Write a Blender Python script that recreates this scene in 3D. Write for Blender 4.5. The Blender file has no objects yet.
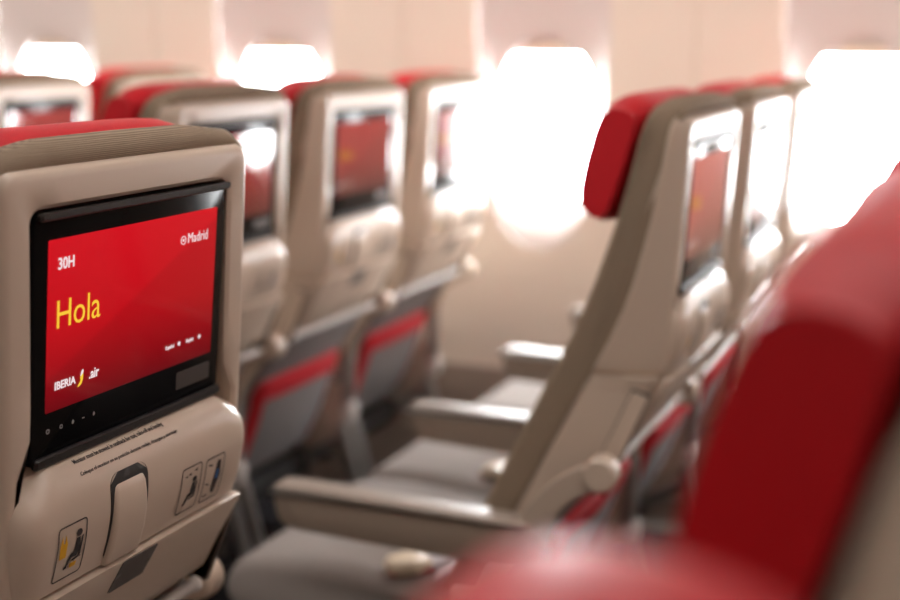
import bpy, bmesh, math, random
from mathutils import Vector, Matrix
random.seed(4)
SC = bpy.context.scene
COL = SC.collection

# ------------------------------------------------------------------ camera
CAM_POS = Vector((1.1844, -1.9035, 1.2588))
PITCH, YAW, ROLL, FPX = 0.1907, -0.3946, 0.0051, 1337.55
F = Vector((math.sin(YAW)*math.cos(PITCH), math.cos(YAW)*math.cos(PITCH), -math.sin(PITCH)))
R0 = Vector((math.cos(YAW), -math.sin(YAW), 0)); U0 = R0.cross(F)
RR = R0*math.cos(ROLL) + U0*math.sin(ROLL)
UU = -R0*math.sin(ROLL) + U0*math.cos(ROLL)
cd = bpy.data.cameras.new('camera'); cam = bpy.data.objects.new('camera', cd); COL.objects.link(cam)
cam.matrix_world = Matrix(((RR.x, UU.x, -F.x, CAM_POS.x), (RR.y, UU.y, -F.y, CAM_POS.y), (RR.z, UU.z, -F.z, CAM_POS.z), (0, 0, 0, 1)))
cd.sensor_width = 36; cd.sensor_fit = 'HORIZONTAL'; cd.lens = FPX*36/900
cd.clip_start = 0.01
cd.dof.use_dof = True; cd.dof.focus_distance = 1.13; cd.dof.aperture_fstop = 2.7
SC.camera = cam

# ------------------------------------------------------------------ world, lamps, exposure
W = bpy.data.worlds.new('sky'); SC.world = W; W.use_nodes = True
bgn = W.node_tree.nodes['Background']
bgn.inputs['Color'].default_value = (0.98, 0.985, 1.0, 1); bgn.inputs['Strength'].default_value = 55.0
SC.view_settings.view_transform = 'Standard'; SC.view_settings.look = 'None'
SC.view_settings.exposure = 0.0; SC.view_settings.gamma = 1.0; SC.view_settings.use_curve_mapping = False
SC.cycles.use_denoising = True
SC.cycles.sample_clamp_indirect = 12
SC.cycles.max_bounces = 10

def area(name, loc, rot, sx, sy, power, col=(1, 1, 1), portal=False):
    l = bpy.data.lights.new(name, 'AREA'); l.shape = 'RECTANGLE'; l.size = sx; l.size_y = sy
    l.energy = power; l.color = col
    o = bpy.data.objects.new(name, l); COL.objects.link(o); o.location = loc; o.rotation_euler = rot
    if portal: l.cycles.is_portal = True
    return o
WIN_P = 0.787
WIN_X = [0.062 + WIN_P*i for i in range(-3, 5)]
WIN_YL = 1.452
for wx in WIN_X:
    area('window_daylight', (wx, WIN_YL, 1.02), (math.radians(-90), 0, 0), 0.36, 0.56, 1, portal=True)
# cabin ceiling lamps: cove strips over the window bins and over the aisles
area('cove_lamp', (0.4, 0.62, 1.74), (math.radians(38), 0, 0), 6.0, 0.06, 15, (1.0, 0.92, 0.86))
area('aisle_lamp', (0.2, -0.75, 2.14), (0, 0, 0), 4.4, 0.16, 22, (1.0, 0.92, 0.86))
area('center_lamp', (-0.4, -2.30, 2.14), (0, 0, 0), 4.4, 0.16, 7, (1.0, 0.92, 0.86))

# ------------------------------------------------------------------ materials
def mat(name, col, rough=0.5, metal=0.0, spec=0.5, coat=0.0):
    m = bpy.data.materials.new(name); m.use_nodes = True
    b = m.node_tree.nodes['Principled BSDF']
    b.inputs['Base Color'].default_value = (*col, 1); b.inputs['Roughness'].default_value = rough
    b.inputs['Metallic'].default_value = metal; b.inputs['Specular IOR Level'].default_value = spec
    b.inputs['Coat Weight'].default_value = coat
    return m
def noise_bump(m, scale, strength, col2=None, stretch=(1, 1, 1), dist=0.001):
    nt = m.node_tree; b = nt.nodes['Principled BSDF']
    tc = nt.nodes.new('ShaderNodeTexCoord'); mp = nt.nodes.new('ShaderNodeMapping'); mp.inputs['Scale'].default_value = stretch
    n = nt.nodes.new('ShaderNodeTexNoise'); n.inputs['Scale'].default_value = scale; n.inputs['Detail'].default_value = 4
    nt.links.new(tc.outputs['Object'], mp.inputs['Vector']); nt.links.new(mp.outputs[0], n.inputs['Vector'])
    bp = nt.nodes.new('ShaderNodeBump'); bp.inputs['Strength'].default_value = strength; bp.inputs['Distance'].default_value = dist
    nt.links.new(n.outputs['Fac'], bp.inputs['Height']); nt.links.new(bp.outputs[0], b.inputs['Normal'])
    if col2:
        mx = nt.nodes.new('ShaderNodeMix'); mx.data_type = 'RGBA'
        mx.inputs['A'].default_value = b.inputs['Base Color'].default_value; mx.inputs['B'].default_value = (*col2, 1)
        nt.links.new(n.outputs['Fac'], mx.inputs['Factor']); nt.links.new(mx.outputs['Result'], b.inputs['Base Color'])
    return m
M = {}
M['shell'] = noise_bump(mat('beige_plastic', (0.61, 0.50, 0.405), 0.33), 900, 0.05)
M['shell_groove'] = mat('groove_plastic', (0.10, 0.075, 0.06), 0.6)
M['fabric'] = mat('brown_ribbed_fabric', (0.20, 0.148, 0.105), 0.9, spec=0.2)
def ribs(m):
    nt = m.node_tree; b = nt.nodes['Principled BSDF']
    tc = nt.nodes.new('ShaderNodeTexCoord')
    mp = nt.nodes.new('ShaderNodeMapping'); mp.inputs['Scale'].default_value = (1.0, 0.06, 1.0)
    w = nt.nodes.new('ShaderNodeTexWave'); w.wave_type = 'BANDS'; w.bands_direction = 'Z'
    w.inputs['Scale'].default_value = 210; w.inputs['Distortion'].default_value = 2.2; w.inputs['Detail'].default_value = 2; w.inputs['Detail Scale'].default_value = 2
    nt.links.new(tc.outputs['Object'], mp.inputs['Vector']); nt.links.new(mp.outputs[0], w.inputs['Vector'])
    n = nt.nodes.new('ShaderNodeTexNoise'); n.inputs['Scale'].default_value = 400
    nt.links.new(mp.outputs[0], n.inputs['Vector'])
    mx = nt.nodes.new('ShaderNodeMix'); mx.data_type = 'RGBA'
    mx.inputs['A'].default_value = (0.34, 0.26, 0.185, 1); mx.inputs['B'].default_value = (0.19, 0.14, 0.10, 1)
    nt.links.new(w.outputs['Fac'], mx.inputs['Factor']); nt.links.new(mx.outputs['Result'], b.inputs['Base Color'])
    bp = nt.nodes.new('ShaderNodeBump'); bp.inputs['Strength'].default_value = 0.35; bp.inputs['Distance'].default_value = 0.0015
    nt.links.new(w.outputs['Fac'], bp.inputs['Height']); nt.links.new(bp.outputs[0], b.inputs['Normal'])
ribs(M['fabric'])
M['leather'] = noise_bump(mat('red_leather', (0.60, 0.012, 0.022), 0.48, spec=0.35), 260, 0.12, (0.50, 0.008, 0.016))
M['bezel'] = mat('black_gloss_bezel', (0.006, 0.006, 0.007), 0.16, spec=0.12)
M['bezel_matte'] = mat('black_matte_plastic', (0.012, 0.011, 0.011), 0.4)
M['reader'] = mat('dark_grey_card_slot', (0.055, 0.045, 0.042), 0.35)
M['icon'] = mat('grey_icon_print', (0.30, 0.29, 0.28), 0.5)
M['seatcloth'] = noise_bump(mat('grey_seat_cloth', (0.38, 0.345, 0.325), 0.92, spec=0.2), 240, 0.4, (0.26, 0.235, 0.22))
M['pocket'] = noise_bump(mat('grey_pocket_mesh', (0.27, 0.25, 0.25), 0.85, spec=0.25), 300, 0.3, (0.20, 0.185, 0.185))
M['trimred'] = noise_bump(mat('red_pocket_trim', (0.55, 0.012, 0.025), 0.6), 300, 0.1)
M['arm'] = noise_bump(mat('taupe_armrest_plastic', (0.30, 0.235, 0.185), 0.4), 500, 0.05)
M['armtop'] = mat('taupe_armrest_pad', (0.33, 0.275, 0.23), 0.42)
M['bracket'] = mat('taupe_bracket_plastic', (0.44, 0.36, 0.29), 0.4)
M['metal'] = mat('satin_aluminium', (0.72, 0.70, 0.68), 0.28, 1.0)
M['rail'] = mat('pale_grey_rail', (0.55, 0.52, 0.49), 0.3)
M['legm'] = mat('grey_leg_metal', (0.42, 0.40, 0.38), 0.4, 0.8)
M['whitecap'] = mat('white_plastic_cap', (0.80, 0.78, 0.75), 0.3)
M['dark'] = mat('dark_plastic_and_notch_shade', (0.02, 0.018, 0.017), 0.5)  # seat pan's own colour, also the painted shade of the latch opening
M['patch'] = mat('grey_latch_plate', (0.13, 0.115, 0.105), 0.4)
M['print'] = mat('black_print', (0.03, 0.025, 0.025), 0.6)
M['yellow'] = mat('yellow_print', (0.80, 0.45, 0.02), 0.5)
M['blue'] = mat('blue_print', (0.05, 0.16, 0.40), 0.5)
M['placard'] = mat('beige_placard_film', (0.55, 0.44, 0.345), 0.3)
M['buckle'] = mat('cream_buckle', (0.78, 0.66, 0.50), 0.35)
M['strap'] = noise_bump(mat('pale_belt_webbing', (0.58, 0.54, 0.56), 0.6), 300, 0.2, (0.45, 0.42, 0.45))
M['wall'] = noise_bump(mat('cream_wall_lining', (0.76, 0.665, 0.575), 0.5, spec=0.3), 60, 0.03)
M['dado'] = noise_bump(mat('taupe_dado_panel', (0.30, 0.24, 0.20), 0.7), 90, 0.1)
M['reveal'] = mat('window_reveal_lining', (0.66, 0.585, 0.56), 0.5, spec=0.3)
M['shade'] = mat('cream_window_shade', (0.78, 0.64, 0.50), 0.5)
M['carpet'] = noise_bump(mat('dark_carpet', (0.035, 0.032, 0.035), 0.95, spec=0.1), 350, 0.6, (0.015, 0.014, 0.016))
M['ceil'] = mat('ceiling_lining', (0.78, 0.72, 0.67), 0.6)
M['groove'] = mat('panel_joint', (0.52, 0.46, 0.40), 0.7)

def emis(name, col, strength, gloss=True):
    m = mat(name, (0.01, 0.01, 0.01), 0.06 if gloss else 0.4, spec=0.5)
    b = m.node_tree.nodes['Principled BSDF']
    b.inputs['Emission Color'].default_value = (*col, 1); b.inputs['Emission Strength'].default_value = strength
    return m
SCR = 1.0
M['disp'] = emis('lit_red_screen', (0.70, 0.0, 0.015), SCR)
def disp_nodes(m):   # the picture on the screen: red, deepening towards the bottom, with a diagonal lighter field
    nt = m.node_tree; b = nt.nodes['Principled BSDF']
    tc = nt.nodes.new('ShaderNodeTexCoord'); sx = nt.nodes.new('ShaderNodeSeparateXYZ')
    nt.links.new(tc.outputs['Generated'], sx.inputs[0])
    ra = nt.nodes.new('ShaderNodeValToRGB'); cr = ra.color_ramp
    cr.elements[0].position = 0.0; cr.elements[0].color = (0.17, 0.0, 0.004, 1)
    cr.elements[1].position = 1.0; cr.elements[1].color = (0.62, 0.001, 0.010, 1)
    e = cr.elements.new(0.45); e.color = (0.50, 0.0, 0.006, 1)
    nt.links.new(sx.outputs['Z'], ra.inputs['Fac'])
    mul = nt.nodes.new('ShaderNodeMath'); mul.operation = 'MULTIPLY'; mul.inputs[1].default_value = 0.75
    nt.links.new(sx.outputs['Y'], mul.inputs[0])
    df = nt.nodes.new('ShaderNodeMath'); df.operation = 'SUBTRACT'
    nt.links.new(sx.outputs['Z'], df.inputs[0]); nt.links.new(mul.outputs[0], df.inputs[1])
    st = nt.nodes.new('ShaderNodeMapRange'); st.inputs['From Min'].default_value = 0.16; st.inputs['From Max'].default_value = 0.20
    st.inputs['To Min'].default_value = 0.84; st.inputs['To Max'].default_value = 1.0
    nt.links.new(df.outputs[0], st.inputs['Value'])
    vm = nt.nodes.new('ShaderNodeVectorMath'); vm.operation = 'SCALE'
    nt.links.new(ra.outputs['Color'], vm.inputs[0]); nt.links.new(st.outputs[0], vm.inputs['Scale'])
    nt.links.new(vm.outputs[0], b.inputs['Emission Color'])
disp_nodes(M['disp'])
M['disp'].node_tree.nodes['Principled BSDF'].inputs['Specular IOR Level'].default_value = 0.22
M['lit_yellow'] = emis('lit_yellow_letters', (0.95, 0.58, 0.04), SCR)
M['lit_white'] = emis('lit_white_letters', (0.88, 0.74, 0.76), SCR)
M['lit_red'] = emis('lit_red_mark', (0.75, 0.02, 0.02), SCR)

M['disp_dim'] = emis('dim_red_screen', (0.70, 0.0, 0.015), 0.55); disp_nodes(M['disp_dim'])
M['disp_dim'].node_tree.nodes['Principled BSDF'].inputs['Specular IOR Level'].default_value = 0.9
M['yellow_dim'] = emis('dim_yellow_letters', (0.95, 0.50, 0.03), 0.5)
M['white_dim'] = emis('dim_white_letters', (0.88, 0.74, 0.76), 0.5)
def glass_mat():
    m = bpy.data.materials.new('window_pane'); m.use_nodes = True; nt = m.node_tree
    for n in list(nt.nodes): nt.nodes.remove(n)
    o = nt.nodes.new('ShaderNodeOutputMaterial'); mx = nt.nodes.new('ShaderNodeMixShader')
    t = nt.nodes.new('ShaderNodeBsdfTransparent'); g = nt.nodes.new('ShaderNodeBsdfGlossy'); g.inputs['Roughness'].default_value = 0.03
    t.inputs['Color'].default_value = (0.96, 0.97, 0.97, 1)
    mx.inputs[0].default_value = 0.05
    nt.links.new(t.outputs[0], mx.inputs[1]); nt.links.new(g.outputs[0], mx.inputs[2]); nt.links.new(mx.outputs[0], o.inputs[0])
    return m
M['glass'] = glass_mat()

# ------------------------------------------------------------------ mesh helpers
def link(name, bm, m, parent=None, angle=35, smooth=True):
    bmesh.ops.remove_doubles(bm, verts=bm.verts, dist=1e-6)
    bmesh.ops.recalc_face_normals(bm, faces=bm.faces)
    me = bpy.data.meshes.new(name); bm.to_mesh(me); bm.free()
    if m: me.materials.append(m)
    if smooth:
        for p in me.polygons: p.use_smooth = True
        me.set_sharp_from_angle(angle=math.radians(angle))
    o = bpy.data.objects.new(name, me); COL.objects.link(o)
    if parent: o.parent = parent
    return o
def thing(name, label, cat, loc=(0, 0, 0), group=None):
    o = bpy.data.objects.new(name, None); COL.objects.link(o); o.location = loc
    o['label'] = label; o['category'] = cat
    if group: o['group'] = group
    o.empty_display_size = 0.1
    return o
def struct(o): o['kind'] = 'structure'; return o
def lerp(tab, t):
    if t <= tab[0][0]: return tab[0][1]
    for (a, b), (c, d) in zip(tab, tab[1:]):
        if t <= c: return b + (d-b)*(t-a)/(c-a)
    return tab[-1][1]
def smooth_poly(pts, n=6, closed=False):
    out = []; N = len(pts)
    rng = range(N if closed else N-1)
    for i in rng:
        if closed: p0, p1, p2, p3 = pts[i-1], pts[i], pts[(i+1) % N], pts[(i+2) % N]
        else: p0, p1, p2, p3 = pts[max(i-1, 0)], pts[i], pts[i+1], pts[min(i+2, N-1)]
        for k in range(n):
            t = k/n
            out.append(tuple(0.5*((2*b) + (-a+c)*t + (2*a-5*b+4*c-d)*t*t + (-a+3*b-3*c+d)*t**3) for a, b, c, d in zip(p0, p1, p2, p3)))
    if not closed: out.append(tuple(pts[-1]))
    return out
def rrect(y0, y1, z0, z1, r, nc=6, ns=8):
    """rounded rectangle in (y,z), counter-clockwise, fixed point count; r is one radius or (bl,br,tr,tl)"""
    if not isinstance(r, (tuple, list)): r = (r,)*4
    P = []
    def arc(cy, cz, a0, rad):
        for k in range(nc+1):
            a = math.radians(a0 + 90*k/nc); P.append((cy+rad*math.cos(a), cz+rad*math.sin(a)))
    def seg(a, b):
        for k in range(1, ns): P.append((a[0]+(b[0]-a[0])*k/ns, a[1]+(b[1]-a[1])*k/ns))
    arc(y1-r[1], z0+r[1], -90, r[1]); seg((y1, z0+r[1]), (y1, z1-r[2]))
    arc(y1-r[2], z1-r[2], 0, r[2]); seg((y1-r[2], z1), (y0+r[3], z1))
    arc(y0+r[3], z1-r[3], 90, r[3]); seg((y0, z1-r[3]), (y0, z0+r[0]))
    arc(y0+r[0], z0+r[0], 180, r[0]); seg((y0+r[0], z0), (y1-r[1], z0))
    return P
def loft(bm, loops, cap0=True, cap1=True, closed=True):
    V = [[bm.verts.new(p) for p in L] for L in loops]
    n = len(loops[0])
    for A, B in zip(V, V[1:]):
        for i in range(n if closed else n-1):
            j = (i+1) % n
            try: bm.faces.new((A[i], A[j], B[j], B[i]))
            except ValueError: pass
    if cap0: bm.faces.new(V[0][::-1])
    if cap1: bm.faces.new(V[-1])
    return V
def box(bm, x0, x1, y0, y1, z0, z1, bev=0.0, seg=2):
    b = bmesh.new(); bmesh.ops.create_cube(b, size=1)
    for v in b.verts: v.co = Vector(((x0+x1)/2+v.co.x*(x1-x0), (y0+y1)/2+v.co.y*(y1-y0), (z0+z1)/2+v.co.z*(z1-z0)))
    if bev: bmesh.ops.bevel(b, geom=b.edges[:], offset=bev, segments=seg, profile=0.5, affect='EDGES')
    me = bpy.data.meshes.new('t'); b.to_mesh(me); b.free(); bm.from_mesh(me); bpy.data.meshes.remove(me)
def tube(bm, pts, r, n=10, sx=1.0):
    """tube along points; r number or list"""
    pts = [Vector(p) for p in pts]; rs = r if isinstance(r, (list, tuple)) else [r]*len(pts)
    loops = []
    for i, p in enumerate(pts):
        t = (pts[min(i+1, len(pts)-1)] - pts[max(i-1, 0)]).normalized()
        up = Vector((0, 1, 0)) if abs(t.y) < 0.9 else Vector((0, 0, 1))
        a = t.cross(up).normalized(); b = t.cross(a).normalized()
        loops.append([tuple(p + a*rs[i]*math.cos(2*math.pi*k/n) + b*rs[i]*sx*math.sin(2*math.pi*k/n)) for k in range(n)])
    loft(bm, loops)
def disc_y(bm, x, y0, y1, z, r, n=28, bev=0.003):
    loops = []
    for (yy, rr) in ((y0, r-bev), (y0+(bev if y1 > y0 else -bev), r), (y1-(bev if y1 > y0 else -bev), r), (y1, r-bev)):
        loops.append([(x+rr*math.cos(2*math.pi*k/n), yy, z+rr*math.sin(2*math.pi*k/n)) for k in range(n)])
    loft(bm, loops)
def extrude_xz(bm, prof, y0, y1, bev=0.004):
    """closed (x,z) profile extruded in y with softened ends"""
    cx = sum(p[0] for p in prof)/len(prof); cz = sum(p[1] for p in prof)/len(prof)
    N = len(prof)
    def inset(d):
        out = []
        area2 = sum(prof[i][0]*prof[(i+1) % N][1]-prof[(i+1) % N][0]*prof[i][1] for i in range(N))
        s = 1 if area2 > 0 else -1
        for i in range(N):
            a, b, c = prof[i-1], prof[i], prof[(i+1) % N]
            t1 = Vector((b[0]-a[0], b[1]-a[1])).normalized() if a != b else Vector((0, 0)); t2 = Vector((c[0]-b[0], c[1]-b[1])).normalized() if b != c else t1
            nrm = (Vector((-t1.y, t1.x))+Vector((-t2.y, t2.x)))
            nrm = nrm.normalized()*s if nrm.length > 1e-6 else Vector((0, 0))
            out.append((b[0]+nrm.x*d, b[1]+nrm.y*d))
        return out
    st = []
    for k in range(4):
        a = math.pi/2*k/3
        st.append((y0+bev*(1-math.sin(a)), bev*(1-math.cos(a))))
    ys = [(y0+bev*(1-math.cos(math.pi/2*k/3)), bev*(1-math.sin(math.pi/2*k/3))) for k in range(4)]
    ye = [(y1-bev*(1-math.cos(math.pi/2*k/3)), bev*(1-math.sin(math.pi/2*k/3))) for k in (3, 2, 1, 0)]
    loops = [[(p[0], yy, p[1]) for p in inset(d)] for yy, d in ys+ye]
    loft(bm, loops)

def text_mesh(s, height, bold=0.0, width=1.0):
    """letters as a flat-front mesh in (u,v) with a slight thickness; returns a bmesh in local x=u,y=v,z=depth"""
    cu = bpy.data.curves.new('t', 'FONT'); cu.body = s; cu.size = height/0.70; cu.extrude = 0.0001; cu.offset = bold*height
    cu.resolution_u = 3; cu.fill_mode = 'BOTH'
    to = bpy.data.objects.new('t', cu); COL.objects.link(to)
    dg = bpy.context.evaluated_depsgraph_get(); dg.update()
    me = bpy.data.meshes.new_from_object(to.evaluated_get(dg))
    b = bmesh.new(); b.from_mesh(me); bpy.data.meshes.remove(me); bpy.data.objects.remove(to); bpy.data.curves.remove(cu)
    for v in b.verts: v.co.x *= width
    return b
def text_w(b): return max(v.co.x for v in b.verts)-min(v.co.x for v in b.verts)
def place(b, fn):
    for v in b.verts: v.co = Vector(fn(v.co.x, v.co.y, v.co.z))
    return b

# ================================================================== SETTING
def wall_y(z):
    return 1.40 - (0.10*(z-1.15)**2 if z > 1.15 else 0) - (0.05*(z-1.0)**2 if z < 1.0 else 0)
WX0, WX1 = WIN_X[0]-WIN_P/2, WIN_X[-1]+WIN_P/2
Z0W, Z1W = 0.385, 1.70
OY = dict(hw=0.172, z0=0.725, z1=1.50)       # flared outer rim of a window bay
IY = dict(hw=0.138, z0=0.815, z1=1.275)      # pane opening
def superoval(cx, hw, z0, z1, n=48, e=2.25):
    out = []; cz = (z0+z1)/2; hh = (z1-z0)/2
    for k in range(n):
        a = 2*math.pi*k/n; c, s = math.cos(a), math.sin(a)
        out.append((cx+hw*math.copysign(abs(c)**(2/e), c), cz+hh*math.copysign(abs(s)**(2/e), s)))
    return out
def outer_rim(cx):
    return [(cx+(x-cx)*lerp([(0.9, 1.0), (1.20, 1.03), (1.32, 1.18), (1.42, 1.4), (1.5, 1.55)], z), z) for x, z in superoval(cx, OY['hw'], OY['z0'], OY['z1'])]
def rect_loop(x0, x1, z0, z1, cx, cz, n=48):
    out = []
    for k in range(n):
        a = 2*math.pi*k/n; c, s = math.cos(a), math.sin(a)
        hx, hz = (x1-x0)/2, None
        t = min((x1-cx)/c if c > 1e-9 else (x0-cx)/c if c < -1e-9 else 1e9, (z1-cz)/s if s > 1e-9 else (z0-cz)/s if s < -1e-9 else 1e9)
        out.append((cx+c*t, cz+s*t))
    for (qx, qz) in ((x0, z0), (x1, z0), (x1, z1), (x0, z1)):      # snap nearest to the corners
        i = min(range(n), key=lambda i: (out[i][0]-qx)**2+(out[i][1]-qz)**2); out[i] = (qx, qz)
    return out
bmw = bmesh.new()
for wx in WIN_X:
    cz = (OY['z0']+OY['z1'])/2
    A = rect_loop(wx-WIN_P/2+0.0015, wx+WIN_P/2-0.0015, Z0W, Z1W, wx, cz); B = outer_rim(wx)
    C_ = [(b[0]*0.55+a[0]*0.45, b[1]*0.55+a[1]*0.45) for a, b in zip(A, B)]
    D = [(b[0]*0.93+a[0]*0.07, b[1]*0.93+a[1]*0.07) for a, b in zip(A, B)]
    Ls = [[(x, wall_y(z)+0.02, z) for x, z in A], [(x, wall_y(z), z) for x, z in A]] + [[(x, wall_y(z), z) for x, z in L] for L in (C_, D, B)]
    loft(bmw, Ls, False, False)
struct(link('wall_window_side', bmw, M['wall'], angle=25))
bmj = bmesh.new()
box(bmj, WX0, WX1, 1.425, 1.43, 0.40, 0.69); box(bmj, WX0, WX1, 1.425, 1.43, 1.49, 1.70)
for wx in [WIN_X[0]-WIN_P/2]+[w+WIN_P/2 for w in WIN_X]: box(bmj, wx-0.06, wx+0.06, 1.4245, 1.4295, 0.42, 1.69)
struct(link('trim_panel_joints', bmj, M['groove'], smooth=False))
for i, wx in enumerate(WIN_X):
    bm = bmesh.new()
    B = outer_rim(wx); I = superoval(wx, IY['hw'], IY['z0'], IY['z1'])
    Ls = []
    for t, dy in ((0, 0.0), (0.08, 0.0006), (0.18, 0.0025), (0.30, 0.006), (0.45, 0.012), (0.62, 0.020), (0.80, 0.028), (1.0, 0.034)):
        Ls.append([(b[0]+(c[0]-b[0])*t, wall_y(b[1])+0.0003+dy, b[1]+(c[1]-b[1])*t) for b, c in zip(B, I)])
    Ls.append([(c[0], 1.458, c[1]) for c in I])
    loft(bm, Ls, False, False)
    w = struct(link('window_%d' % (i+1), bm, M['reveal'], angle=50))
    bm = bmesh.new(); Io = superoval(wx, IY['hw']+0.004, IY['z0']-0.004, IY['z1']+0.004)
    loft(bm, [[(x, 1.447, z) for x, z in Io], [(x, 1.450, z) for x, z in Io]])
    link('pane', bm, M['glass'], w)
    # shade drawn a little way down, with a pull lip in the middle of its lower edge
    bm = bmesh.new()
    zz = 1.228
    up = [p for p in superoval(wx, IY['hw']+0.002, IY['z0'], IY['z1']+0.002, 96) if p[1] > zz+0.002]
    xs = sorted(up, key=lambda p: -p[0])
    prof = [(xs[0][0], zz)] + [p for p in up] + [(xs[-1][0], zz)]
    loft(bm, [[(x, 1.438, z) for x, z in prof], [(x, 1.443, z) for x, z in prof]])
    sh = link('shade', bm, M['reveal'], w, angle=30)
    bm = bmesh.new(); box(bm, wx-0.05, wx+0.05, 1.422, 1.438, zz, zz+0.026, 0.006)
    link('pull_lip', bm, M['shade'], sh)

bm = bmesh.new(); box(bm, WX0, WX1, 1.372, 1.47, 0.0, 0.40, 0.008)
struct(link('baseboard_window_side', bm, M['dado']))
bm = bmesh.new(); box(bm, WX0-0.3, WX1+0.3, -4.6, 1.50, -0.05, 0.0)
struct(link('floor', bm, M['carpet'], smooth=False))
bm = bmesh.new()     # ceiling and bin undersides as one lining profile
prof = [(1.42, 1.69), (1.30, 1.70), (0.95, 1.74), (0.50, 1.80), (0.33, 1.88), (0.30, 2.16), (-0.3, 2.22), (-1.0, 2.22), (-3.0, 2.22), (-4.0, 2.0), (-4.5, 1.6)]
prof = smooth_poly(prof, 3)
loft(bm, [[(WX0, y, z) for y, z in prof], [(WX1, y, z) for y, z in prof]], False, False, closed=False)
struct(link('ceiling', bm, M['ceil']))
bm = bmesh.new(); box(bm, WX0, WX1, -4.55, -4.5, 0, 1.62)
struct(link('wall_far_side', bm, M['wall'], smooth=False))
bm = bmesh.new(); box(bm, WX0-0.05, WX0, -4.55, 1.45, 0, 2.25)
struct(link('wall_front', bm, M['wall'], smooth=False))
bm = bmesh.new(); box(bm, WX1, WX1+0.05, -4.55, 1.45, 0, 2.25)
struct(link('wall_rear', bm, M['wall'], smooth=False))

# ================================================================== SEAT
XR = [(0.80, -0.012), (0.83, -0.008), (0.884, -0.005), (0.928, 0.000), (1.166, 0.014), (1.2, 0.015)]
XF = [(0.42, -0.30), (0.60, -0.222), (0.628, -0.208), (0.70, -0.172), (0.794, -0.126), (0.844, -0.096), (0.923, -0.062), (1.045, -0.032), (1.165, -0.012), (1.2, -0.006)]
FRONT = [(0.43, -0.345), (0.628, -0.256), (0.781, -0.184), (0.875, -0.136), (0.953, -0.106), (1.042, -0.077), (1.186, -0.041)]
def xr(z): return lerp(XR, z)
def xf(z): return lerp(XF, z)
def smt(tab, z):    # smoothed lookup
    return (lerp(tab, z-0.03)+2*lerp(tab, z)+lerp(tab, z+0.03))/4

# curved rear console below the screen: (x,z) from its upper lip down to the tray seam
CONS = smooth_poly([(-0.033, 0.928), (-0.015, 0.9245), (-0.001, 0.919), (0.0075, 0.909), (0.0125, 0.893), (0.0125, 0.868), (0.007, 0.842), (-0.002, 0.8165)], 6)
def cons_at_z(z):
    """x and outward normal of the console at height z (below its lip)"""
    for (xa, za), (xb, zb) in zip(CONS, CONS[1:]):
        if za >= z >= zb and za > zb:
            t = (za-z)/(za-zb); n = Vector((za-zb, 0, xb-xa)).normalized()
            if n.x < 0: n = -n
            return xa+(xb-xa)*t, n
    return (CONS[-1][0], Vector((1, 0, 0))) if z < CONS[-1][1] else (CONS[0][0], Vector((0, 0, 1)))
def on_console(y, z, d):
    x, n = cons_at_z(z); return (x+n.x*d, y, z+n.z*d)
def tray_x(z): return lerp([(0.70, -0.072), (0.76, -0.040), (0.81, -0.010)], z)

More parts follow.
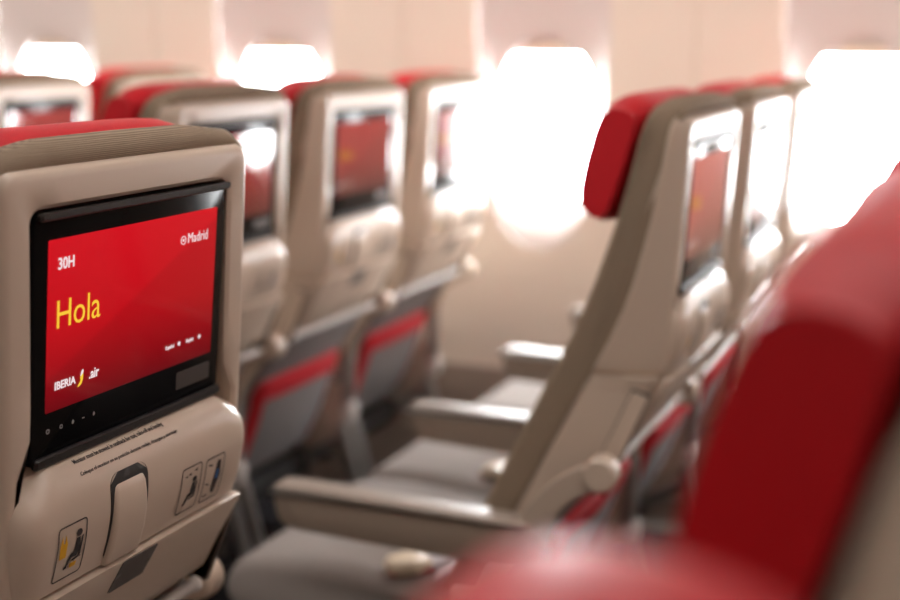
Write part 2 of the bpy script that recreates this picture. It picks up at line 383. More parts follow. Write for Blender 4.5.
def build_seat(name, label, full=True, code=True, arms=(-1,)):
    DISP, YEL, WHI = (M['disp'], M['lit_yellow'], M['lit_white']) if full else (M['disp_dim'], M['yellow_dim'], M['white_dim'])
    t = thing(name, label, 'seat', (0, 0, 0), 'airline seats in the cabin')
    # ---- upper shell with the screen opening
    bm = bmesh.new(); hw = 0.194
    def L(y0, y1, z0, z1, r, fx, wd=0.0):
        out = []
        for y, z in rrect(y0, y1, z0, z1, r):
            k = max(0.0, min(1.0, (0.955-z)/0.03)); k = k*k*(3-2*k)
            out.append((fx(z, y), y+math.copysign(wd*k*min(1, abs(y)/0.11), y), z))
        return out
    bow = lambda y: -0.010*abs(y/0.2)**3
    zt = 1.1655
    loft(bm, [
        L(-hw+0.004, hw-0.004, 0.818, zt-0.004, (0.01, 0.01, 0.022, 0.022), lambda z, y: smt(XF, z)+0.004),
        L(-hw, hw, 0.815, zt, (0.01, 0.01, 0.022, 0.022), lambda z, y: smt(XF, z)+0.008),
        L(-0.175, 0.175, 0.8155, zt-0.003, (0.01, 0.01, 0.018, 0.018), lambda z, y: xr(z)-0.0085),
        L(-0.1715, 0.1715, 0.816, zt-0.0045, (0.01, 0.01, 0.016, 0.016), lambda z, y: xr(z)-0.0035),
        L(-0.168, 0.168, 0.818, zt-0.0075, (0.01, 0.01, 0.014, 0.014), lambda z, y: xr(z)-0.0008),
        L(-0.164, 0.164, 0.824, zt-0.012, (0.01, 0.01, 0.012, 0.012), lambda z, y: xr(z)),
        L(-0.1435, 0.1435, 0.880, 1.1345, (0.012, 0.012, 0.014, 0.014), lambda z, y: xr(z), 0.016),
        L(-0.1400, 0.1400, 0.882, 1.1312, (0.012, 0.012, 0.012, 0.012), lambda z, y: xr(z)-0.003, 0.016),
        L(-0.1395, 0.1395, 0.8825, 1.1307, (0.012, 0.012, 0.011, 0.011), lambda z, y: xr(z)-0.026, 0.016),
    ])
    link('backrest_shell', bm, M['shell'], t, angle=40)
    # ---- lower shell: closed sections from the tray up to the seam
    bm = bmesh.new(); loops = []
    for z in [0.46, 0.50, 0.56, 0.60, 0.64, 0.68, 0.72, 0.76, 0.79, 0.808, 0.8146]:
        a = smt(XF, z)+0.006; b = lerp([(0.46, -0.235), (0.60, -0.150), (0.64, -0.120), (0.71, -0.073), (0.76, -0.045), (0.81, -0.016)], z); hh = 0.193
        loops.append([(a, -hh+0.006, z), (a+0.006, -hh, z), (b-0.012, -hh+0.004, z), (b-0.003, -hh+0.012, z), (b, -hh+0.024, z),
                      (b, hh-0.024, z), (b-0.003, hh-0.012, z), (b-0.012, hh-0.004, z), (a+0.006, hh, z), (a, hh-0.006, z)])
    loft(bm, loops)
    lo = link('lower_shell', bm, M['shell'], t, angle=40)
    for s in (-1, 1):     # lever cover let into each flank
        bm = bmesh.new()
        q = [(-0.090, 0.700), (-0.062, 0.700), (-0.025, 0.790), (-0.047, 0.797)]
        o_ = [(-0.0925, 0.697), (-0.0605, 0.697), (-0.022, 0.7925), (-0.0475, 0.8005)]
        ysd = s*0.2016
        loft(bm, [[(x, s*0.188, z) for x, z in o_], [(x, s*0.1934, z) for x, z in o_]])
        link('flank_groove', bm, M['shell_groove'], lo, smooth=False)
        bm = bmesh.new()
        loft(bm, [[(x, s*0.188, z) for x, z in q], [(x, s*0.1940, z) for x, z in q]])
        link('lever_cover', bm, M['shell'], lo, smooth=False)
    # ---- fabric back cushion, wrapped over the top of the shell
    bm = bmesh.new(); pairs = []
    for k in range(27):
        z = 0.44 + (1.161-0.44)*k/26
        fz = smt(FRONT, z+0.012) if z < 1.12 else lerp(FRONT, z+0.010)
        pairs.append(((fz, z+0.007), (smt(XF, z)+0.006, z)))
    # roll over the top
    c = (-0.016, 1.178)
    top_f = [(-0.043, 1.174), (-0.039, 1.1815), (-0.030, 1.187), (-0.018, 1.1895)]
    top_r = [(0.003, 1.1665), (0.0065, 1.171), (0.005, 1.179), (-0.003, 1.187)]
    pairs += list(zip(top_f, top_r))
    Lp = []
    hwf = 0.192
    for yy, ins in [(-hwf, 0.30), (-hwf+0.003, 0.15), (-hwf+0.009, 0.05), (-hwf+0.02, 0.0), (-0.12, 0), (0, 0), (0.12, 0), (hwf-0.02, 0), (hwf-0.009, 0.05), (hwf-0.003, 0.15), (hwf, 0.30)]:
        drop = -0.014*abs(yy/hwf)**6
        f_ = []; r_ = []
        for (a, b) in pairs:
            hi = max(0, min(1, (b[1]-1.150)/0.03))
            fa = (a[0]+(b[0]-a[0])*ins*0.8, a[1]+(b[1]-a[1])*ins*0.8*hi+drop*hi); rb = (b[0]-(b[0]-a[0])*ins*0.15*(hi), b[1]+drop*hi*0.6-0.010*ins*hi)
            f_.append((fa[0], yy*(1-0.15*hi), fa[1])); r_.append((rb[0], yy*(1-0.12*hi), rb[1]))
        Lp.append(f_ + r_[::-1])
    loft(bm, Lp)
    link('back_cushion', bm, M['fabric'], t, angle=60)
    # ---- red headrest
    bm = bmesh.new()
    hp = [(p[0]+0.003, 1.020+(p[1]-1.022)*0.93) for p in smooth_poly([(-0.118, 1.028), (-0.133, 1.050), (-0.131, 1.085), (-0.120, 1.135), (-0.104, 1.185), (-0.090, 1.204), (-0.070, 1.209), (-0.048, 1.203), (-0.038, 1.185), (-0.050, 1.130), (-0.068, 1.075), (-0.082, 1.036), (-0.098, 1.022)], 3, True)]
    cxm = sum(p[0] for p in hp)/len(hp); czm = sum(p[1] for p in hp)/len(hp)
    loops = []
    hh = 0.190
    for k in range(17):
        u = -1+2*k/16; y = hh*math.sin(u*math.pi/2)
        e = abs(y/hh); sc = (1-e**9)**(1/2.6) if e < 1 else 0.0
        sc = max(sc, 0.74)
        wing = -0.010*e**3
        loops.append([(cxm+(p[0]-cxm)*sc+wing, y, czm+(p[1]-czm)*(0.35+0.65*sc)-0.006*e**4) for p in hp])
    loft(bm, loops)
    link('headrest', bm, M['leather'], t, angle=70)
    # ---- monitor
    def mx(z): return (0.0025 if full else 0.004) + (z-1.03)*(0.09 if full else 0.052)
    bm = bmesh.new()
    LL = lambda y0, y1, z0, z1, r, d: [(mx(z)+d, y, z) for y, z in rrect(y0, y1, z0, z1, r)]
    loft(bm, [LL(-0.135, 0.135, 0.924, 1.1275, 0.008, -0.022), LL(-0.1365, 0.1365, 0.9225, 1.1285, 0.009, -0.004),
              LL(-0.1355, 0.1355, 0.9235, 1.1277, 0.009, -0.001), LL(-0.133, 0.133, 0.926, 1.125, 0.008, 0.0)])
    mon = link('monitor', bm, M['bezel'], t, angle=30)
    onm = lambda y0, z0, d: (lambda u, v, w: (mx(z0+v)+d+w, y0+u, z0+v))
    bm = bmesh.new(); loft(bm, [LL(-0.1200, 0.1200, 0.9655, 1.106, 0.0012, -0.0005), LL(-0.1200, 0.1200, 0.9655, 1.106, 0.0012, 0.0004)])
    link('display', bm, DISP, mon, smooth=False)
    bm = bmesh.new()      # dark lip over the top of the glass
    loft(bm, [LL(-0.134, 0.134, 1.1225, 1.1285, 0.0025, 0.0), LL(-0.1345, 0.1345, 1.122, 1.129, 0.0028, 0.004), LL(-0.133, 0.133, 1.1235, 1.1285, 0.002, 0.006)])
    link('top_lip', bm, M['bezel_matte'], mon)
    bm = bmesh.new()
    loft(bm, [LL(-0.134, 0.134, 0.9215, 0.930, 0.003, -0.001), LL(-0.135, 0.135, 0.9212, 0.9305, 0.003, 0.0025), LL(-0.133, 0.133, 0.923, 0.929, 0.002, 0.005)])
    link('bottom_lip', bm, M['bezel_matte'], mon)
    link('greeting_text', place(text_mesh('Hola', 0.0235, -0.006, 0.90), onm(-0.1115, 1.0335, 0.0012)), YEL, mon, smooth=False)
    # airline wordmark, leaf mark and suffix
    link('wordmark_text', place(text_mesh('IBERIA', 0.0064, 0.035, 1.02), onm(-0.1105, 0.9830, 0.0012)), WHI, mon, smooth=False)
    bm = bmesh.new()
    leaf = smooth_poly([(0.0005, 0.0000), (0.0048, 0.0012), (0.0070, 0.0052), (0.0072, 0.0100), (0.0040, 0.0078), (0.0042, 0.0045)], 4, True)
    loft(bm, [[(u, v, 0) for u, v in leaf], [(u, v, 0.0003) for u, v in leaf]])
    link('leaf_mark', place(bm, onm(-0.0815, 0.9790, 0.0009)), YEL, mon, smooth=False)
    bm = bmesh.new()
    leaf = smooth_poly([(0.0042, 0.0084), (0.0074, 0.0108), (0.0072, 0.0138), (0.0050, 0.0118)], 4, True)
    loft(bm, [[(u, v, 0) for u, v in leaf], [(u, v, 0.0003) for u, v in leaf]])
    link('leaf_tip', place(bm, onm(-0.0815, 0.9790, 0.0009)), WHI, mon, smooth=False)
    link('suffix_text', place(text_mesh('.air', 0.0085, 0.03, 0.85), onm(-0.0665, 0.9825, 0.0012)), WHI, mon, smooth=False)
    if full:
        link('seat_code_text', place(text_mesh('30H', 0.0092, 0.03, 0.92), onm(-0.1095, 1.0815, 0.0012)), WHI, mon, smooth=False)
        b = text_mesh('Madrid', 0.0092, 0.0, 0.90); wd = text_w(b)
        link('destination_text', place(b, onm(0.1035-wd, 1.0780, 0.0012)), WHI, mon, smooth=False)
        bm = bmesh.new()
        n = 24
        for r0, r1 in ((0.0033, 0.0040), (0.0, 0.0013)):
            if r0 == 0: loft(bm, [[(r1*math.cos(2*math.pi*k/n), r1*math.sin(2*math.pi*k/n), w) for k in range(n)] for w in (0, 0.0003)])
            else: loft(bm, [[(r*math.cos(2*math.pi*k/n), r*math.sin(2*math.pi*k/n), w) for k in range(n)] for r, w in ((r0, 0), (r1, 0), (r1, 0.0003), (r0, 0.0003), (r0, 0))], False, False)
        link('destination_mark', place(bm, onm(0.1035-wd-0.0065, 1.0815, 0.0010)), WHI, mon, smooth=False)
        for s_, y_ in (('Espa\u00f1ol', 0.0435), ('English', 0.0765)):
            link('language_text', place(text_mesh(s_, 0.0034, 0.03, 0.9), onm(y_, 0.9835, 0.0012)), WHI, mon, smooth=False)
        for y_ in (0.0650, 0.0985):
            bm = bmesh.new(); loft(bm, [[(0.0020*math.cos(2*math.pi*k/16), 0.0020*math.sin(2*math.pi*k/16), w) for k in range(16)] for w in (0, 0.0003)])
            link('language_dot', place(bm, onm(y_, 0.9852, 0.0010)), WHI, mon, smooth=False)
        # touch icons on the chin
        for k, y_ in enumerate((-0.1165, -0.1000, -0.0850, -0.0715, -0.0575)):
            bm = bmesh.new(); r = (0.0022, 0.0019, 0.0018, 0.0015, 0.0017)[k]
            if k in (0, 1): loft(bm, [[(q*math.cos(2*math.pi*j/14), q*math.sin(2*math.pi*j/14), w) for j in range(14)] for q, w in ((r*0.55, 0), (r, 0), (r, 0.0002), (r*0.55, 0.0002), (r*0.55, 0))], False, False)
            elif k == 3: loft(bm, [[(u, v, w) for u, v in ((-r, -0.0004), (r, -0.0004), (r, 0.0004), (-r, 0.0004))] for w in (0, 0.0002)])
            else: loft(bm, [[(u, v, w) for u, v in ((-r*0.6, -r), (r*0.6, -r*0.8), (r*0.8, r*0.3), (0, r*1.2), (-r*0.8, r*0.3))] for w in (0, 0.0002)])
            link('touch_icon', place(bm, onm(y_, 0.9500, 0.0004)), M['icon'], mon, smooth=False)
    bm = bmesh.new(); loft(bm, [LL(0.064, 0.119, 0.9405, 0.957, 0.002, -0.0005), LL(0.064, 0.119, 0.9405, 0.957, 0.002, 0.0005)])
    link('card_slot', bm, M['reader'], mon, smooth=False)
    # ---- console under the screen
    bm = bmesh.new(); loops = []
    for y, dx, dz in [(-0.168, -0.020, -0.022), (-0.166, -0.012, -0.018), (-0.160, -0.005, -0.015), (-0.150, -0.001, -0.013), (-0.142, 0, -0.010), (-0.132, 0, -0.003), (-0.122, 0, 0), (-0.06, 0, 0), (0, 0, 0), (0.06, 0, 0), (0.122, 0, 0), (0.132, 0, -0.003), (0.142, 0, -0.010), (0.150, -0.001, -0.013), (0.160, -0.005, -0.015), (0.166, -0.012, -0.018), (0.168, -0.020, -0.022)]:
        L_ = []
        for x, z in CONS:
            k = max(0, min(1, (z-0.862)/0.05))
            L_.append((x+dx, y, z+dz*k))
        L_ += [(-0.035, y, 0.8165), (-0.041, y, 0.86), (-0.041, y, CONS[0][1]+dz)]
        loops.append(L_)
    loft(bm, loops)
    con = link('console', bm, M['shell'], t, angle=50)
    if full:
        for s_, z_, y_, h_ in (('Monitor must be stowed in seatback for taxi, take-off and landing', 0.9165, -0.094, 0.0031), ('Coloque el monitor en su posici\u00f3n durante rodaje, despegue y aterrizaje', 0.9075, -0.094, 0.0031)):
            b = text_mesh(s_, h_, 0.012, 0.80); wd = text_w(b); tgt = 0.125 if 'Mon' in s_ else 0.138
            link('warning_text', place(b, lambda u, v, w: on_console(y_+u*tgt/wd, z_+v*0.9, 0.0006+w)), M['print'], con, smooth=False)
    # latch: notch shade painted as dark patch, beige catch, grey plate on the tray below
    def patch(y0, y1, z0, z1, r, d, fn=on_console, nz=10):
        bm = bmesh.new(); V = []
        Lr = rrect(y0, y1, z0, z1, r, 5, 10)
        loft(bm, [[fn(y, z, -0.002) for y, z in Lr], [fn(y, z, d) for y, z in Lr]], False, False)
        # cap as rows between left and right edges, following the curve
        rows = []
        for k in range(nz+1):
            z = z0+(z1-z0)*k/nz
            def edge(sgn):
                dzb = max(0, r-(z-z0)); dzt = max(0, r-(z1-z)); dd = max(dzb, dzt)
                return r-math.sqrt(max(0, r*r-dd*dd)) if dd > 0 else 0
            e = edge(1); rows.append([fn(y0+e+(y1-y0-2*e)*j/6, z, d) for j in range(7)])
        VV = [[bm.verts.new(p) for p in rw] for rw in rows]
        for A, B in zip(VV, VV[1:]):
            for j in range(6): bm.faces.new((A[j], A[j+1], B[j+1], B[j]))
        return bm
    LC = -0.036
    link('latch_notch_shade', patch(LC-0.0265, LC+0.0265, 0.818, 0.8985, 0.012, 0.0005), M['dark'], con, angle=60)  # no real hollow: its shade is a dark patch on the console surface
    bm = bmesh.new(); loops = []
    for z, x_, hh in [(0.8925, 0.000, 0.0175), (0.8915, 0.009, 0.0195), (0.888, 0.0138, 0.0210), (0.882, 0.0158, 0.0222), (0.870, 0.0162, 0.0230), (0.855, 0.0150, 0.0235), (0.838, 0.0112, 0.0240), (0.822, 0.0055, 0.0245), (0.816, 0.0025, 0.0245)]:
        loops.append([(-0.015, LC-hh, z), (x_-0.003, LC-hh, z), (x_-0.0008, LC-hh+0.0015, z), (x_, LC-hh+0.005, z), (x_, LC+hh-0.005, z), (x_-0.0008, LC+hh-0.0015, z), (x_-0.003, LC+hh, z), (-0.015, LC+hh, z)])
    loft(bm, loops); link('tray_latch', bm, M['shell'], t, angle=50)
    # placards
    def pict(bm_fn, cy, z0, polys, mtl, nm, par, d):
        bm = bmesh.new()
        for P_ in polys:
            loft(bm, [[on_console(cy+u, z0+v, d) for u, v in P_], [on_console(cy+u, z0+v, d+0.0002) for u, v in P_]])
        return link(nm, bm, mtl, par, smooth=False)
    def frame_poly(y0, y1, z0, z1, r, wdt, d, par):
        bm = bmesh.new(); A = rrect(y0, y1, z0, z1, r, 4, 6); B = rrect(y0+wdt, y1-wdt, z0+wdt, z1-wdt, max(r-wdt, 0.0005), 4, 6)
        loft(bm, [[on_console(y, z, d) for y, z in A], [on_console(y, z, d) for y, z in B]], False, False)
        return link('placard_border', bm, M['print'], par, smooth=False)
    def circ(cu, cv, r, n=12): return [(cu+r*math.cos(2*math.pi*k/n), cv+r*math.sin(2*math.pi*k/n)) for k in range(n)]
    sitter = [circ(0.004, 0.0375, 0.0034), [(0.0015, 0.033), (0.0055, 0.0335), (0.0065, 0.022), (0.004, 0.0165), (-0.004, 0.0165), (-0.0045, 0.020), (0.0, 0.0215)],
              [(-0.0045, 0.0195), (-0.0015, 0.0175), (-0.006, 0.008), (-0.0095, 0.0075), (-0.0095, 0.0095), (-0.0075, 0.0105)],
              [(0.0075, 0.033), (0.0095, 0.034), (0.0085, 0.014), (-0.001, 0.0125), (-0.001, 0.0145), (0.006, 0.0155)]]
    y0 = -0.131
    frame_poly(y0, y0+0.037, 0.8255, 0.8745, 0.004, 0.0013, 0.0006, con)
    pict(None, y0+0.0225, 0.8275, [[(u*1.1, v*0.96) for u, v in P_] for P_ in sitter], M['print'], 'seated_figure_print', con, 0.0006)
    pict(None, y0+0.008, 0.8465, [[(-0.004, 0.0), (0.004, 0.0), (0.0045, 0.012), (0.002, 0.020), (0.001, 0.013), (-0.001, 0.013), (-0.002, 0.020), (-0.0045, 0.012)]], M['yellow'], 'life_vest_print', con, 0.0006)
    pict(None, y0+0.0225, 0.8275, [[(-0.003, 0.0105), (0.0055, 0.0105), (0.005, 0.0065), (-0.0025, 0.0065)]], M['yellow'], 'vest_pouch_print', con, 0.0006)
    y0 = 0.0435
    frame_poly(y0, y0+0.0335, 0.8255, 0.8715, 0.004, 0.0013, 0.0006, con)
    pict(None, y0+0.0185, 0.827, [[(u, v*0.80) for u, v in P_] for P_ in sitter], M['print'], 'seated_figure_print', con, 0.0006)
    pict(None, y0+0.0165, 0.827, [[(-0.011, 0.0355), (-0.007, 0.0345), (-0.007, 0.0365)], [(-0.005, 0.0365), (-0.001, 0.0352), (-0.001, 0.038)], [(0.004, 0.0385), (0.009, 0.0372), (0.009, 0.040)]], M['print'], 'cabin_print', con, 0.0006)
    y0 = 0.0835
    frame_poly(y0, y0+0.0335, 0.8245, 0.8695, 0.004, 0.0013, 0.0006, con)
    pict(None, y0+0.0165, 0.826, [[(0.0005, 0.006), (0.007, 0.004), (0.0115, 0.022), (0.010, 0.037), (0.005, 0.038), (0.002, 0.022)]], M['print'], 'brace_figure_print', con, 0.0006)
    pict(None, y0+0.0165, 0.826, [[(0.003, 0.020), (0.0075, 0.019), (0.0085, 0.028), (0.004, 0.029)]], M['blue'], 'belt_print', con, 0.0009)
    pict(None, y0+0.0165, 0.826, [[(-0.012, 0.004), (-0.005, 0.0045), (-0.005, 0.006), (-0.012, 0.0055)], [(-0.012, 0.017), (-0.006, 0.015), (-0.006, 0.0165), (-0.012, 0.0185)], [(-0.011, 0.036), (-0.004, 0.034), (-0.004, 0.0355), (-0.011, 0.0375)]], M['print'], 'strap_print', con, 0.0006)
    # ---- tray table folded against the back
    bm = bmesh.new(); loops = []
    for y, e in [(-0.166, 0.006), (-0.1645, 0.002), (-0.161, 0.0), (-0.05, 0), (0.05, 0), (0.161, 0), (0.1645, 0.002), (0.166, 0.006)]:
        L_ = []
        for z, dx in ((0.8125-e, -0.004), (0.8105-e*0.5, -0.001), (0.806-e*0.3, 0)): L_.append((tray_x(z)+0.012+dx-e, y, z))
        for z in (0.77, 0.74, 0.728+e*0.3): L_.append((tray_x(z)+0.012-e, y, z))
        L_ += [(tray_x(0.72)+0.009-e, y, 0.722+e), (tray_x(0.72)-0.012, y, 0.721+e), (tray_x(0.81)-0.014, y, 0.8125-e)]
        loops.append(L_)
    loft(bm, loops)
    tr = link('tray_table', bm, M['shell'], t, angle=40)
    def on_tray(y, z, d): return (tray_x(z)+0.012+d, y, z)
    link('latch_plate', patch(LC+0.002, LC+0.055, 0.776, 0.8085, 0.003, 0.0006, on_tray), M['patch'], tr, angle=60)
    # rail along the tray's lower edge with round ends
    bm = bmesh.new(); tube(bm, [(-0.066, -0.174, 0.697), (-0.066, 0.174, 0.697)], 0.0065, 12)
    ra = link('tray_rail', bm, M['rail'], t)
    for s in (-1, 1):
        bm = bmesh.new(); disc_y(bm, -0.066, s*0.170, s*0.180, 0.697, 0.0085, 20); link('rail_cap', bm, M['whitecap'], ra)
    # ---- lower back cover and literature pocket
    bm = bmesh.new(); loops = []
    LB = [(0.36, -0.270), (0.46, -0.222), (0.58, -0.163), (0.64, -0.118), (0.70, -0.075)]
    for y, e in [(-0.188, 0.02), (-0.183, 0.006), (-0.172, 0), (0, 0), (0.172, 0), (0.183, 0.006), (0.188, 0.02)]:
        loops.append([(lerp(LB, z)+0.004-e, y, z) for z in (0.37, 0.46, 0.52, 0.58, 0.64, 0.695)] + [(lerp(LB, z)-0.035, y, z) for z in (0.695, 0.58, 0.46, 0.37)])
    loft(bm, loops); link('lower_back_cover', bm, M['pocket'], t, angle=50)
    bm = bmesh.new(); loops = []
    PK = [(0.38, -0.222), (0.44, -0.190), (0.50, -0.165), (0.59, -0.135)]
    for y, e in [(-0.166, 0.022), (-0.160, 0.007), (-0.145, 0.0), (0, -0.004), (0.145, 0.0), (0.160, 0.007), (0.166, 0.022)]:
        loops.append([(lerp(PK, z)-e, y, z) for z in (0.385, 0.40, 0.44, 0.48, 0.52, 0.56, 0.585)] + [(lerp(PK, 0.585)-0.006-e, y, 0.590), (lerp(PK, 0.585)-0.025-e*0.3, y, 0.585)] + [(lerp(PK, z)-0.042, y, z) for z in (0.50, 0.44, 0.385)])
    loft(bm, loops); pk = link('literature_pocket', bm, M['pocket'], t, angle=50)
    bm = bmesh.new(); loops = []
    for y, e in [(-0.168, 0.022), (-0.161, 0.006), (-0.146, -0.002), (0, -0.006), (0.146, -0.002), (0.161, 0.006), (0.168, 0.022)]:
        loops.append([(lerp(PK, z)-e, y, z) for z in (0.553, 0.57, 0.588)] + [(lerp(PK, 0.59)-0.008-e, y, 0.5935), (lerp(PK, 0.59)-0.022-e*.3, y, 0.5925), (lerp(PK, 0.57)-0.014-e, y, 0.57), (lerp(PK, 0.553)-0.006-e, y, 0.553)])
    loft(bm, loops)
    for s in (-1, 1):
        loops = []
        for z in (0.385, 0.44, 0.50, 0.56):
            loops.append([(lerp(PK, z)-0.018, s*0.1675, z), (lerp(PK, z)-0.004, s*0.1625, z), (lerp(PK, z)+0.002, s*0.150, z), (lerp(PK, z)-0.006, s*0.150, z), (lerp(PK, z)-0.03, s*0.160, z)])
        loft(bm, loops)
    link('pocket_trim', bm, M['trimred'], pk, angle=50)
    # ---- seat cushion, pan, legs
    bm = bmesh.new(); loops = []
    cp = smooth_poly([(-0.672, 0.400), (-0.680, 0.430), (-0.668, 0.458), (-0.635, 0.473), (-0.54, 0.476), (-0.42, 0.468), (-0.33, 0.462), (-0.285, 0.455), (-0.275, 0.40), (-0.275, 0.345), (-0.40, 0.338), (-0.56, 0.342), (-0.635, 0.365)], 4, True)
    extr = [(-0.226, 0.030), (-0.222, 0.014), (-0.212, 0.004), (-0.195, 0), (-0.1, 0), (0, 0), (0.1, 0), (0.195, 0), (0.212, 0.004), (0.222, 0.014), (0.226, 0.030)]
    mxx = -0.46; mz = 0.405
    for y, e in extr:
        loops.append([(mxx+(p[0]-mxx)*(1-e*1.2), y, mz+(p[1]-mz)*(1-e*7)) for p in cp])
    loft(bm, loops); link('seat_cushion', bm, M['seatcloth'], t, angle=60)
    bm = bmesh.new(); box(bm, -0.60, -0.24, -0.20, 0.20, 0.285, 0.342, 0.015)
    link('seat_pan', bm, M['dark'], t)
    for s in (-1, 1):
        bm = bmesh.new()
        tube(bm, smooth_poly([(-0.165, s*0.215, 0.41), (-0.150, s*0.215, 0.36), (-0.125, s*0.215, 0.27), (-0.085, s*0.215, 0.12), (-0.06, s*0.215, 0.0)], 4), 0.013, 10)
        tube(bm, [(-0.16, s*0.215, 0.38), (-0.26, s*0.205, 0.315)], 0.012, 8)
        link('rear_leg', bm, M['legm'], t)
        bm = bmesh.new()
        tube(bm, smooth_poly([(-0.50, s*0.19, 0.30), (-0.505, s*0.195, 0.20), (-0.53, s*0.20, 0.08), (-0.54, s*0.20, 0.0)], 4), 0.015, 10)
        link('front_leg', bm, M['legm'], t)
    # ---- armrests
    for s in arms:
        yc = s*0.242
        bm = bmesh.new()
        ap = smooth_poly([(-0.578, 0.592), (-0.576, 0.607), (-0.562, 0.6125), (-0.40, 0.6105), (-0.22, 0.6085), (-0.180, 0.606), (-0.164, 0.590), (-0.166, 0.566), (-0.185, 0.551), (-0.30, 0.549), (-0.50, 0.553), (-0.555, 0.557), (-0.572, 0.570)], 3, True)
        extrude_xz(bm, ap, yc-0.021, yc+0.021, 0.005)
        ar = link('armrest', bm, M['arm'], t, angle=50); ar.location = (0.012, 0, -0.004)
        bm = bmesh.new()
        tp = smooth_poly([(-0.579, 0.609), (-0.576, 0.617), (-0.560, 0.621), (-0.40, 0.619), (-0.24, 0.617), (-0.19, 0.616), (-0.182, 0.612), (-0.186, 0.607), (-0.24, 0.6085), (-0.40, 0.6105), (-0.565, 0.612)], 3, True)
        extrude_xz(bm, tp, yc-0.024, yc+0.024, 0.004)
        link('armrest_pad', bm, M['armtop'], ar, angle=50)
        bm = bmesh.new()      # curved bracket up to the pivot
        br = smooth_poly([(-0.205, 0.578), (-0.200, 0.610), (-0.185, 0.640), (-0.150, 0.680), (-0.115, 0.703), (-0.085, 0.712), (-0.066, 0.704), (-0.062, 0.688), (-0.075, 0.673), (-0.100, 0.668), (-0.130, 0.648), (-0.150, 0.615), (-0.158, 0.575), (-0.180, 0.558)], 3, True)
        extrude_xz(bm, br, yc+s*0.004-0.008, yc+s*0.004+0.008, 0.003)
        link('armrest_bracket', bm, M['bracket'], ar, angle=50)
        bm = bmesh.new(); disc_y(bm, -0.085, yc-0.018, yc+0.018, 0.697, 0.023)
        link('pivot_cap', bm, M['shell'], ar)
        bm = bmesh.new(); tube(bm, [(-0.168, yc, 0.575), (-0.172, yc, 0.52), (-0.172, yc, 0.45)], [0.014, 0.016, 0.016], 12)
        link('armrest_post', bm, M['legm'], ar)
        bm = bmesh.new(); tube(bm, [(-0.164, yc, 0.462), (-0.166, yc, 0.452), (-0.168, yc, 0.435), (-0.170, yc, 0.418), (-0.171, yc, 0.411)], [0.010, 0.017, 0.019, 0.016, 0.008], 14)
        link('post_cap', bm, M['whitecap'], ar)
        bm = bmesh.new(); box(bm, -0.30, -0.175, yc-0.007, yc+0.007, 0.33, 0.50, 0.006)
        link('side_cover', bm, M['shell'], ar)
    return t

def dup(src, name_label, loc, skip=()):
    r = src.copy(); COL.objects.link(r); r.location = loc; r['label'] = name_label
    for ch in list(src.children):
        if ch.name.split('.')[0] in skip: continue
        c = ch.copy(); COL.objects.link(c); c.parent = r
        for g in list(ch.children):
            if g.name.split('.')[0] in skip: continue
            d = g.copy(); COL.objects.link(d); d.parent = c
    return r

P = 0.4842; RP = 0.787; AI = 0.957; HX = 0.494
seat = build_seat('aircraft_seat', 'beige aircraft seat in the left foreground whose sharp red screen greets with Hola', True, True, arms=(1,))
seat.location = (HX, -AI, 0)
for c in seat.children:      # this one is set a little lower; its armrest is tipped slightly forward
    if c.name in ('back_cushion', 'headrest'): c.location.z = -0.006
    if c.name == 'armrest': c.location = (-0.02, 0, -0.024)
plain = build_seat('aircraft_seat', 'beige seat just beyond the foreground seat, its red screen mirroring a white window', False, False, arms=(-1,))
plain.location = (0, 0, 0)
two = build_seat('aircraft_seat', 'window seat washed out white between the round window and the seat with the pink screen', False, False, arms=(-1, 1))
two.location = (0, 2*P, 0)
dup(plain, 'middle seat with a pale pink screen, right of the seat mirroring a white window', (0, P, 0))
far = dup(plain, 'blurred seat at the far left edge with a red screen, seen over the foreground seat', (-RP, P, 0))
far.rotation_euler = (0, 0, math.radians(3.2))
dup(two, 'window seat mostly hidden behind the far-left seat, only its red headrest and grey side showing', (-RP, 2*P, 0))
dup(plain, 'profile seat at centre right, red headrest in front of the bright middle window', (RP, 0, 0))
dup(plain, 'middle seat directly behind the profile seat, its narrow screen glaring white', (RP, P, 0))
dup(two, 'farthest seat of the profile seat row, next to the bright right-hand window', (RP, 2*P, 0))
CX, CY = HX+RP-0.070, -1.27
dup(plain, 'very close blurred seat filling the right foreground with its red headrest', (CX, CY, 0))
dup(plain, 'seat behind the blurred foreground headrest, only a red corner showing at the right edge', (CX, CY+P, 0))
near = dup(plain, 'closest seat, a pink-red haze of headrest across the bottom edge of the picture', (CX, CY-P, 0))
for c in near.children:
    if c.name.startswith('headrest'): c.location = (0.012, 0, -0.051); c.scale = (1.6, 1, 1)
dup(plain, 'aisle seat of the next row back, beyond the right edge behind the profile seat', (2*RP, 0, 0))
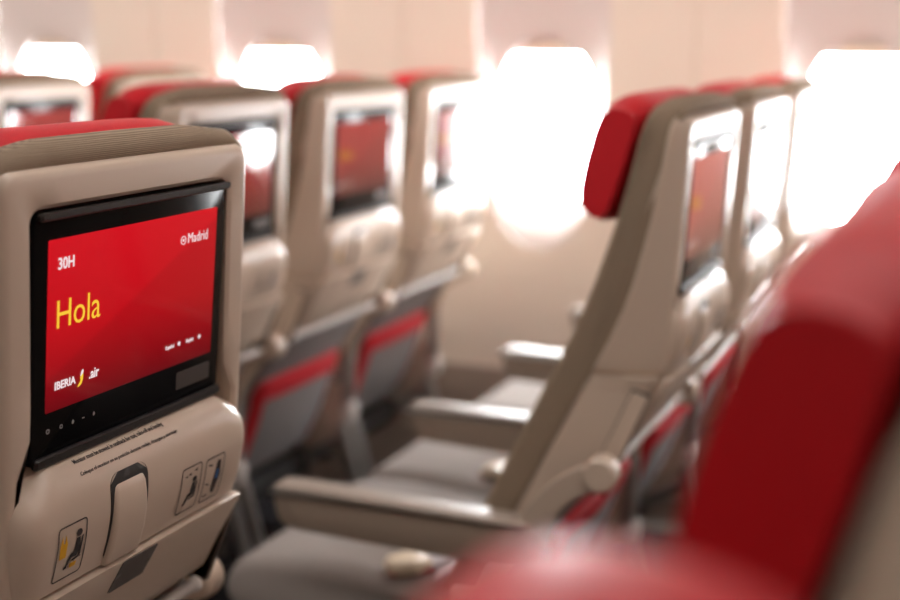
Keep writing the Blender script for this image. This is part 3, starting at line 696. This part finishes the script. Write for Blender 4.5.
dup(plain, 'middle seat of the next row back, beyond the right edge behind the profile seat', (2*RP, P, 0))
dup(two, 'window seat of the next row back, beyond the right edge behind the profile seat', (2*RP, 2*P, 0))

# ================================================================== SEAT BELTS
def belt(loc, rot, label):
    t = thing('seat_belt', label, 'seat belt', loc, 'seat belts on the cushions'); t.rotation_euler = (0, 0, rot)
    bm = bmesh.new(); loops = []
    for x, hh, z in [(-0.036, 0.019, 0.010), (-0.030, 0.024, 0.016), (0.0, 0.026, 0.021), (0.022, 0.023, 0.020), (0.032, 0.019, 0.014)]:
        loops.append([(x, -hh, 0.002), (x, -hh, z-0.004), (x, -hh+0.004, z), (x, hh-0.004, z), (x, hh, z-0.004), (x, hh, 0.002)])
    loft(bm, loops); b = link('buckle', bm, M['buckle'], t)
    bm = bmesh.new(); box(bm, -0.034, 0.030, -0.024, 0.024, 0.0, 0.006, 0.002); link('buckle_base', bm, M['trimred'], b)
    def strap(pts, nm):
        bm = bmesh.new(); L = []
        pts = smooth_poly(pts, 5)
        for i, p in enumerate(pts):
            q = pts[min(i+1, len(pts)-1)]; o = pts[max(i-1, 0)]
            d = Vector((q[0]-o[0], q[1]-o[1], 0)).normalized(); n = Vector((-d.y, d.x, 0))*0.023
            L.append([(p[0]-n.x, p[1]-n.y, p[2]), (p[0]+n.x, p[1]+n.y, p[2]), (p[0]+n.x, p[1]+n.y, p[2]+0.002), (p[0]-n.x, p[1]-n.y, p[2]+0.002)])
        loft(bm, L); link(nm, bm, M['strap'], t, angle=40)
    strap([(0.02, 0, 0.006), (0.05, 0.005, 0.012), (0.09, 0.02, 0.022), (0.13, 0.03, 0.006), (0.17, 0.05, 0.004)], 'strap')
    strap([(0.03, -0.045, 0.004), (0.06, -0.055, 0.016), (0.10, -0.05, 0.003), (0.14, -0.04, 0.003)], 'strap')
    return t
belt((RP-0.395, -0.155, 0.472), math.radians(40), 'cream belt buckle with pale webbing on the seat cushion below the nearest armrest')
t = belt((0.368, 0.312, 0.474), math.radians(-8), 'cream seat belt buckle beside the foot of the profile seat backrest, above the armrest')
